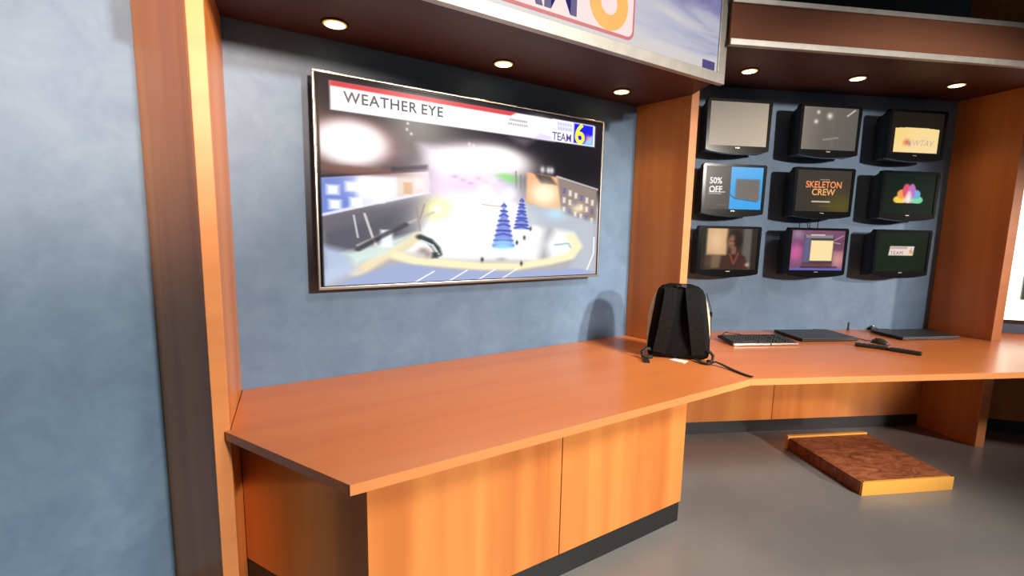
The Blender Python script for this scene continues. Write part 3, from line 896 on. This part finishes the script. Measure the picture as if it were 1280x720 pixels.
white_ink = emat('white_picture_ink', srgb(240, 236, 232), 1.0)
specs = [
    (0, 0, p_blank, 'small wall monitor with a blank beige picture, top left of nine'),
    (1, 0, p_reflect, 'small wall monitor switched off, reflections painted on its dull grey screen, top middle of nine'),
    (2, 0, p_arch, 'small wall monitor showing a cream arched logo, top right of nine'),
    (0, 1, p_sale, 'small wall monitor showing a half blue sale advert, middle left of nine'),
    (1, 1, p_show, 'small wall monitor showing an orange show title, centre of nine'),
    (2, 1, p_peacock, 'small wall monitor showing a rainbow feather logo on dark green'),
    (0, 2, p_drama, 'small wall monitor showing a dark haired person indoors, bottom left of nine'),
    (1, 2, p_purple, 'small wall monitor showing a pale square on purple, bottom middle of nine'),
    (2, 2, p_team, 'small wall monitor showing a small white banner on dark green'),
]
S_COL = (-0.241, 0.467, 1.183)
Z_ROW = (2.517, 2.077, 1.642)
protos = None
for ci, ri, pf, lab in specs:
    q = b2(S_COL[ci], 0.17)
    t = thing('monitor', (q.x, q.y, Z_ROW[ri] - MH), -A24, lab, 'monitor', 'nine small monitors on the blue wall')
    if protos is None:
        make_monitor(t); protos = list(t.children)
    else:
        for c in protos:
            d = c.copy(); d.parent = t; COL.objects.link(d)
    w_, h_ = SX1 - SX0, SZ1 - SZ0
    scr = picture('screen', w_, h_, 150, 104, pf, M['monitor_picture'], t, SX0, 0.0055, SZ0)
    yy = -0.0006
    if pf is p_sale:
        lettering('picture_lettering', '50%\nOFF', 0.060, white_ink, scr, 0.07 * w_, yy, 0.60 * h_, 0.0003, bold=0.0012, sx=.95)
    if pf is p_show:
        og = emat('orange_picture_ink', (0.86, 0.22, 0.04, 1), 1.0)
        lettering('picture_lettering', 'SKELETON', 0.066, og, scr, 0.50 * w_, yy, 0.58 * h_, 0.0003, 'CENTER', sx=.92, bold=0.001)
        lettering('picture_lettering', 'CREW', 0.066, emat('amber_picture_ink', (0.80, 0.34, 0.08, 1), 1.0), scr, 0.50 * w_, yy, 0.40 * h_, 0.0003, 'CENTER', sx=1.0, bold=0.001)
    if pf is p_arch:
        lettering('picture_lettering', 'WTAV', 0.062, emat('mauve_picture_ink', srgb(196, 168, 150), 1.0), scr, 0.42 * w_, yy, 0.20 * h_, 0.0003, sx=1.0, shear=0.25)
    if pf is p_team:
        lettering('picture_lettering', 'TEAM', 0.040, emat('brown_picture_ink', srgb(70, 52, 52), 1.0), scr, 0.27 * w_, yy, 0.42 * h_, 0.0003, sx=1.0, space=1.15)
        lettering('numeral', '6', 0.058, emat('gold_picture_ink', srgb(150, 110, 60), 1.0), scr, 0.645 * w_, yy, 0.46 * h_, 0.0003)

# thin cables between centre and bottom middle monitors
for s in (0.70, 0.785):
    q0 = b2(s, 0.060); q1 = b2(s, 0.058)
    tag(MB().tube([(q0.x, q0.y, 1.735), (q1.x, q1.y, 1.68), (q0.x, q0.y, 1.63)], 0.003).build('cable', M['black']),
        'left thin black cable hanging between centre and bottom middle monitors' if s < .75 else 'right thin black cable hanging between centre and bottom middle monitors', 'cable')

# ------------------------------------------------------------------ white display in the far right bay
def p_white(U, V):
    P = Paint(U, V, (255, 246, 232))
    P.mix(np.clip(V - .5, 0, .3), (250, 240, 214))
    P.rect(.062, .30, .69, .86, (44, 46, 40), 1, .004)
    P.rect(.10, .28, .73, .82, (70, 74, 66), 1, .006)
    return P.c


M['white_picture'] = picture_mat('lit_white_picture', 3.2)
q = J23 + d3 * 0.262 + n3 * 0.06
t = thing('wall_display', (q.x, q.y, 0.94), -A48, 'large bright white display on the blue wall at far right', 'display')
MB().box(0, 1.9, 0.004, 0.050, 0, 1.16, 0.004).build('back_shell', M['silver'], t)
picture('screen', 1.89, 1.15, 190, 116, p_white, M['white_picture'], t, 0.005, 0.003, 0.005)

# ------------------------------------------------------------------ backpack
u_b = Vector((2.044 - 1.793, -0.742 + 0.494, 0)).normalized()
bang = math.atan2(u_b.y, u_b.x)
bc = Vector((1.793, -0.494, ZC)) + u_b * 0.181
t = thing('backpack', bc, bang, 'black and tan backpack standing on the counter beside the middle column', 'bag')
prof = [(0.000, 0.150, 0.050), (0.012, 0.172, 0.070), (0.06, 0.182, 0.080), (0.16, 0.186, 0.084), (0.26, 0.180, 0.082), (0.34, 0.160, 0.074), (0.39, 0.140, 0.062), (0.42, 0.116, 0.050), (0.438, 0.086, 0.036), (0.446, 0.045, 0.020)]
mb = MB(); NR = 40; rings = []
for z, hw, hd in prof:
    ring = []
    for k in range(NR):
        a = 2 * math.pi * k / NR; c, s_ = math.cos(a), math.sin(a)
        e = 0.5
        x = hw * math.copysign(abs(c) ** e, c); y = hd * math.copysign(abs(s_) ** e, s_)
        if y > 0: x *= 0.97
        ring.append(mb.bm.verts.new((x, 0.085 + y + 0.10 * (z / 0.45) * 0.25, z)))
    rings.append(ring)
for a, b_ in zip(rings, rings[1:]):
    for k in range(NR):
        mb.bm.faces.new((a[k], a[(k + 1) % NR], b_[(k + 1) % NR], b_[k]))
mb.bm.faces.new(rings[0][::-1]); mb.bm.faces.new(rings[-1])
mb.build('body', M['bag_tan'], t, True)


def fy(z):   # face of the back panel
    return 0.085 - np.interp(z, [q[0] for q in prof], [q[2] for q in prof]) + 0.025 * (z / 0.45)


# black back panel, slightly padded
mb = MB()
zs = [0.004, 0.02, 0.06, 0.12, 0.18, 0.24, 0.30, 0.35, 0.39, 0.418, 0.436, 0.4475]
hws = [0.152, 0.172, 0.178, 0.175, 0.168, 0.160, 0.151, 0.145, 0.138, 0.126, 0.105, 0.060]
nx = 12; front = []; back = []
for z, hw in zip(zs, hws):
    rf, rb = [], []
    for k in range(nx + 1):
        f = 2 * k / nx - 1
        pad = 0.014 * (1 - f ** 4)
        rf.append(mb.bm.verts.new((hw * f, fy(z) - 0.004 - pad, z)))
        rb.append(mb.bm.verts.new((hw * f, fy(z) + 0.030, z)))
    front.append(rf); back.append(rb)
for g, flip in ((front, 0), (back, 1)):
    for a, b_ in zip(g, g[1:]):
        for k in range(nx):
            mb.bm.faces.new((a[k], a[k + 1], b_[k + 1], b_[k]))
for i in range(len(zs) - 1):
    for k in (0, nx):
        mb.bm.faces.new((front[i][k], front[i + 1][k], back[i + 1][k], back[i][k]))
for i in (0, len(zs) - 1):
    for k in range(nx):
        mb.bm.faces.new((front[i][k], front[i][k + 1], back[i][k + 1], back[i][k]))
mb.build('back_panel', M['bag_black'], t, True)
# shoulder straps
for sg in (-1, 1):
    path = []
    for k in range(15):
        f = k / 14; z = 0.425 - 0.385 * f
        x = sg * (0.058 + 0.055 * f ** 1.2)
        path.append((x, fy(z) - 0.024 - 0.020 * math.sin(math.pi * min(1, f * 1.05)), z))
    wd = [0.072 + 0.006 * math.sin(math.pi * k / 14) for k in range(15)]
    MB().ribbon(path, wd, 0.016, (1, 0, 0)).build('shoulder_strap', M['bag_strap'], t)
# carry handle
MB().ribbon([(-0.03, fy(.43) - .012, 0.425), (-0.027, fy(.43) - .03, 0.440), (0, fy(.43) - .036, 0.446), (0.027, fy(.43) - .03, 0.440), (0.03, fy(.43) - .012, 0.425)], 0.02, 0.004, (0, 0.5, 1)).build('carry_handle', M['web'], t)
# side compression strap on the tan flank, zip line
MB().tube([(0.150, 0.075, 0.40), (0.184, 0.088, 0.30), (0.191, 0.088, 0.16), (0.184, 0.086, 0.03)], 0.003).build('side_zip', M['web'], t)
MB().ribbon([(0.184, 0.05, 0.27), (0.190, 0.085, 0.275), (0.184, 0.125, 0.27)], 0.02, 0.004, (0, 0, 1)).build('side_strap', M['web'], t)
# loops at the bottom corners
MB().tube([(-0.150, 0.0, 0.052), (-0.185, -0.02, 0.058), (-0.210, -0.035, 0.040), (-0.206, -0.045, 0.015), (-0.178, -0.05, 0.014), (-0.150, -0.035, 0.014)], 0.011).build('strap_loop', M['web'], t, True)
MB().ribbon([(-0.182, -0.048, 0.012), (-0.188, -0.085, 0.008), (-0.184, -0.14, 0.006)], 0.030, 0.008).build('strap_tail', M['web'], t)
MB().tube([(0.150, 0.0, 0.055), (0.180, 0.0, 0.058), (0.196, -0.01, 0.040), (0.190, -0.03, 0.014), (0.160, -0.04, 0.012)], 0.009).build('strap_loop', M['web'], t, True)
bi = (Matrix.Translation(bc) @ Matrix.Rotation(bang, 4, 'Z')).inverted()
wp = [(1.985, -0.700, 0.012), (1.966, -0.760, 0.007), (1.975, -0.800, 0.008), (2.012, -0.812, 0.022), (2.016, -0.860, 0.014), (2.008, -0.925, 0.005), (1.992, -0.985, 0.005), (1.985, -1.030, 0.005), (1.987, -1.052, 0.006)]
MB().ribbon([bi @ Vector((x, y, ZC + z)) for x, y, z in wp], 0.019, 0.005).build('strap_tail', M['web'], t)

# white card
tag(MB().prism([(1.861, -0.607), (1.912, -0.606), (1.943, -0.679), (1.880, -0.700)], ZC + 0.0004, ZC + 0.003).build('paper_card', M['white']),
    'small white card lying on the counter under the backpack', 'card')

# ------------------------------------------------------------------ things on the desk
K0, K1 = Vector((2.527, -0.590, ZC)), Vector((2.966, -0.792, ZC))
kd = (K1 - K0).normalized(); ka = math.atan2(kd.y, kd.x)
t = thing('keyboard', K0, ka, 'black computer keyboard with silver front edge on the desk', 'keyboard')
t.rotation_euler = (R(4.0), 0, ka)
MB().box(0, 0.484, 0.012, 0.195, 0.002, 0.020, 0.004).build('case', M['black'], t)
MB().box(0.002, 0.270, -0.004, 0.0125, 0.003, 0.017, 0.003).build('front_strip', M['silver'], t)
MB().box(0.276, 0.482, -0.004, 0.0125, 0.003, 0.017, 0.003).build('front_strip', M['silver'], t)
mb = MB()
for r in range(6):
    y = 0.022 + r * 0.0275
    x = 0.012
    for k in range(21):
        if k in (15, 18) and r != 9:
            x += 0.008
        if x > 0.462: break
        if r == 0 and 3 <= k <= 8:
            if k == 3:
                mb.box(x, x + 0.118, y, y + 0.021, 0.019, 0.027, 0.002)
            x += 0.0208
            continue
        mb.box(x, x + 0.0178, y, y + 0.021, 0.019, 0.027, 0.002)
        x += 0.0208
o = mb.build('keys', M['key'], t)
o['kind'] = 'stuff'
MB().tube([(0.05, 0.197, 0.010), (0.06, 0.23, 0.012), (0.10, 0.26, 0.02), (0.16, 0.255, 0.012), (0.22, 0.24, 0.006)], 0.003).build('cord', M['black'], t, True)


def laptop(p0, p1, depth, label):
    a, b_ = Vector((*p0, ZC)), Vector((*p1, ZC))
    d = (b_ - a); Lx = d.length; an = math.atan2(d.y, d.x)
    t = thing('laptop', a, an, label, 'laptop', 'closed laptops on the desk')
    MB().box(0, Lx, 0, depth, 0.004, 0.016, 0.005).build('base', M['black'], t)
    MB().box(0.001, Lx - 0.001, 0.001, depth - 0.004, 0.0165, 0.026, 0.004).build('lid', M['dark_grey'], t)
    MB().tube([(Lx * .12, depth - 0.002, 0.016), (Lx * .88, depth - 0.002, 0.016)], 0.007, 12).build('hinge', M['black'], t, True)
    for fx in (0.03, Lx - 0.03):
        for fy_ in (0.03, depth - 0.03):
            MB().lathe([(0.008, 0.0), (0.008, 0.0045)], 12, fx, fy_).build('rubber_foot', M['black'], t)
    return t


laptop((3.094, -0.752), (3.506, -0.936), 0.30, 'closed dark grey laptop right beside the keyboard')
laptop((3.835, -1.085), (4.305, -1.275), 0.262, 'closed dark grey laptop near the right wooden column')

# little things at the back of the desk
def rod(p, h, r, name, label, cat, m):
    return tag(MB().lathe([(r * 1.6, 0.0), (r * 1.6, 0.006), (r, 0.009), (r, h), (r * .6, h + .003)], 14, p[0], p[1]).build(name, m, None, True, loc=(0, 0, ZC)), label, cat)


q = (3.905, -0.700)
rod(q, 0.058, 0.009, 'antenna', 'short black upright stick behind the laptop beside the keyboard', 'antenna', M['black'])
cb = MB().tube([(3.52, -0.49, ZC + .005), (3.58, -0.50, ZC + .018), (3.64, -0.53, ZC + .03), (3.69, -0.56, ZC + .022), (3.72, -0.60, ZC + .005), (3.66, -0.60, ZC + .005), (3.60, -0.56, ZC + .006)], 0.004)
tag(cb.build('cable', M['black'], None, True), 'loose black cable loop behind the laptop beside the keyboard', 'cable')
t = thing('power_adapter', (4.09, -0.80, ZC), -A24, 'small black plug with silver tip at the back of the desk', 'adapter')
MB().box(-0.03, 0.03, -0.02, 0.02, 0.0, 0.022, 0.005).build('body', M['black'], t)
MB().lathe([(0.008, 0.022), (0.008, 0.034), (0.005, 0.036)], 14).build('tip', M['silver'], t, True)
MB().tube([(0.03, 0, 0.010), (0.06, -0.006, 0.006), (0.10, 0.004, 0.004), (0.15, -0.006, 0.004)], 0.003).build('cord', M['black'], t, True)

# mouse
t = thing('computer_mouse', (3.565, -1.045, ZC), R(-100), 'black computer mouse between the two laptops', 'mouse')
mb = MB(); rings = []
for k in range(9):
    f = k / 8; x = -0.054 + 0.108 * f
    hw = 0.031 * math.sqrt(max(0.02, 1 - (2 * f - 1) ** 2 * 0.92)); hh = 0.036 * math.sin(math.pi * (0.12 + 0.80 * f)) ** 0.8
    rings.append([mb.bm.verts.new((x, hw * math.cos(math.pi * j / 10), 0.003 + hh * math.sin(math.pi * j / 10))) for j in range(11)])
for a, b_ in zip(rings, rings[1:]):
    for k in range(10):
        mb.bm.faces.new((a[k], a[k + 1], b_[k + 1], b_[k]))
    mb.bm.faces.new((a[10], a[0], b_[0], b_[10]))
mb.bm.faces.new(rings[0]); mb.bm.faces.new(rings[-1][::-1])
mb.build('shell', M['dark_grey'], t, True)
MB().box(-0.050, 0.050, -0.026, 0.026, 0.0, 0.005, 0.002).build('base', M['black'], t)
MB().lathe([(0.006, -0.003), (0.006, 0.003)], 14).build('scroll_wheel', M['black'], t, True).location = (-0.03, 0, 0.033)
MB().tube([(-0.052, 0, 0.010), (-0.09, -0.008, 0.005), (-0.14, 0.004, 0.004), (-0.19, 0.0, 0.004)], 0.0025).build('cord', M['black'], t, True)

# two remotes end to end
def remote(p0, p1, w_, label):
    a, b_ = Vector((*p0, ZC)), Vector((*p1, ZC)); d = b_ - a
    t = thing('remote_control', a, math.atan2(d.y, d.x), label, 'remote', 'remote controls on the desk')
    MB().box(0, d.length, -w_ / 2, w_ / 2, 0.001, 0.022, 0.007, 3).build('body', M['black'], t)
    for r in range(5):
        for k in range(3):
            x = 0.02 + r * (d.length - 0.05) / 5; y = -w_ * .28 + k * w_ * .28
            MB().box(x, x + 0.012, y - 0.005, y + 0.005, 0.0215, 0.0245, 0.001).build('button', M['dark_grey'], t)
    return t


remote((3.325, -0.985), (3.400, -1.150), 0.055, 'black remote control nearer the mouse on the desk')
remote((3.385, -1.158), (3.425, -1.320), 0.050, 'black remote control nearer the front of the desk')

# ------------------------------------------------------------------ low wooden step on the floor
t = thing('step_box', (2.893, -1.277, 0), -A24 + R(0.6), 'low scuffed wooden step box standing on the grey floor', 'step')
SWX, SDY, SZH = 0.655, 0.640, 0.088
MB().box(0.0, SWX, 0.0, 0.018, 0.0, SZH, 0.0015).build('front_board', M['raw_wood'], t)
MB().box(-0.014, SWX, SDY - 0.024, SDY, 0.0, SZH + 0.012, 0.0015).build('back_board', M['raw_wood'], t)
MB().box(0.0, 0.018, 0.0185, SDY - 0.0245, 0.0, SZH - 0.002, 0.001).build('side_board', M['burl'], t)
MB().box(SWX - 0.018, SWX, 0.0185, SDY - 0.0245, 0.0, SZH - 0.002, 0.001).build('side_board', M['burl'], t)
MB().box(0.0185, SWX - 0.0185, 0.0185, SDY - 0.0245, SZH - 0.022, SZH - 0.001).build('top_panel', M['burl'], t)
for x, y in ((0.004, 0.004), (SWX - 0.016, 0.004), (0.004, SDY * .47), (SWX - 0.016, SDY * .55), (0.004, SDY - 0.016), (SWX - 0.016, SDY - 0.016)):
    z = SZH + (0.012 if y > SDY - .03 else -0.002 if .02 < y < SDY - .03 else 0)
    MB().box(x, x + 0.012, y, y + 0.012, z - 0.004, z + 0.0016, 0.001).build('corner_plate', M['chrome'], t)
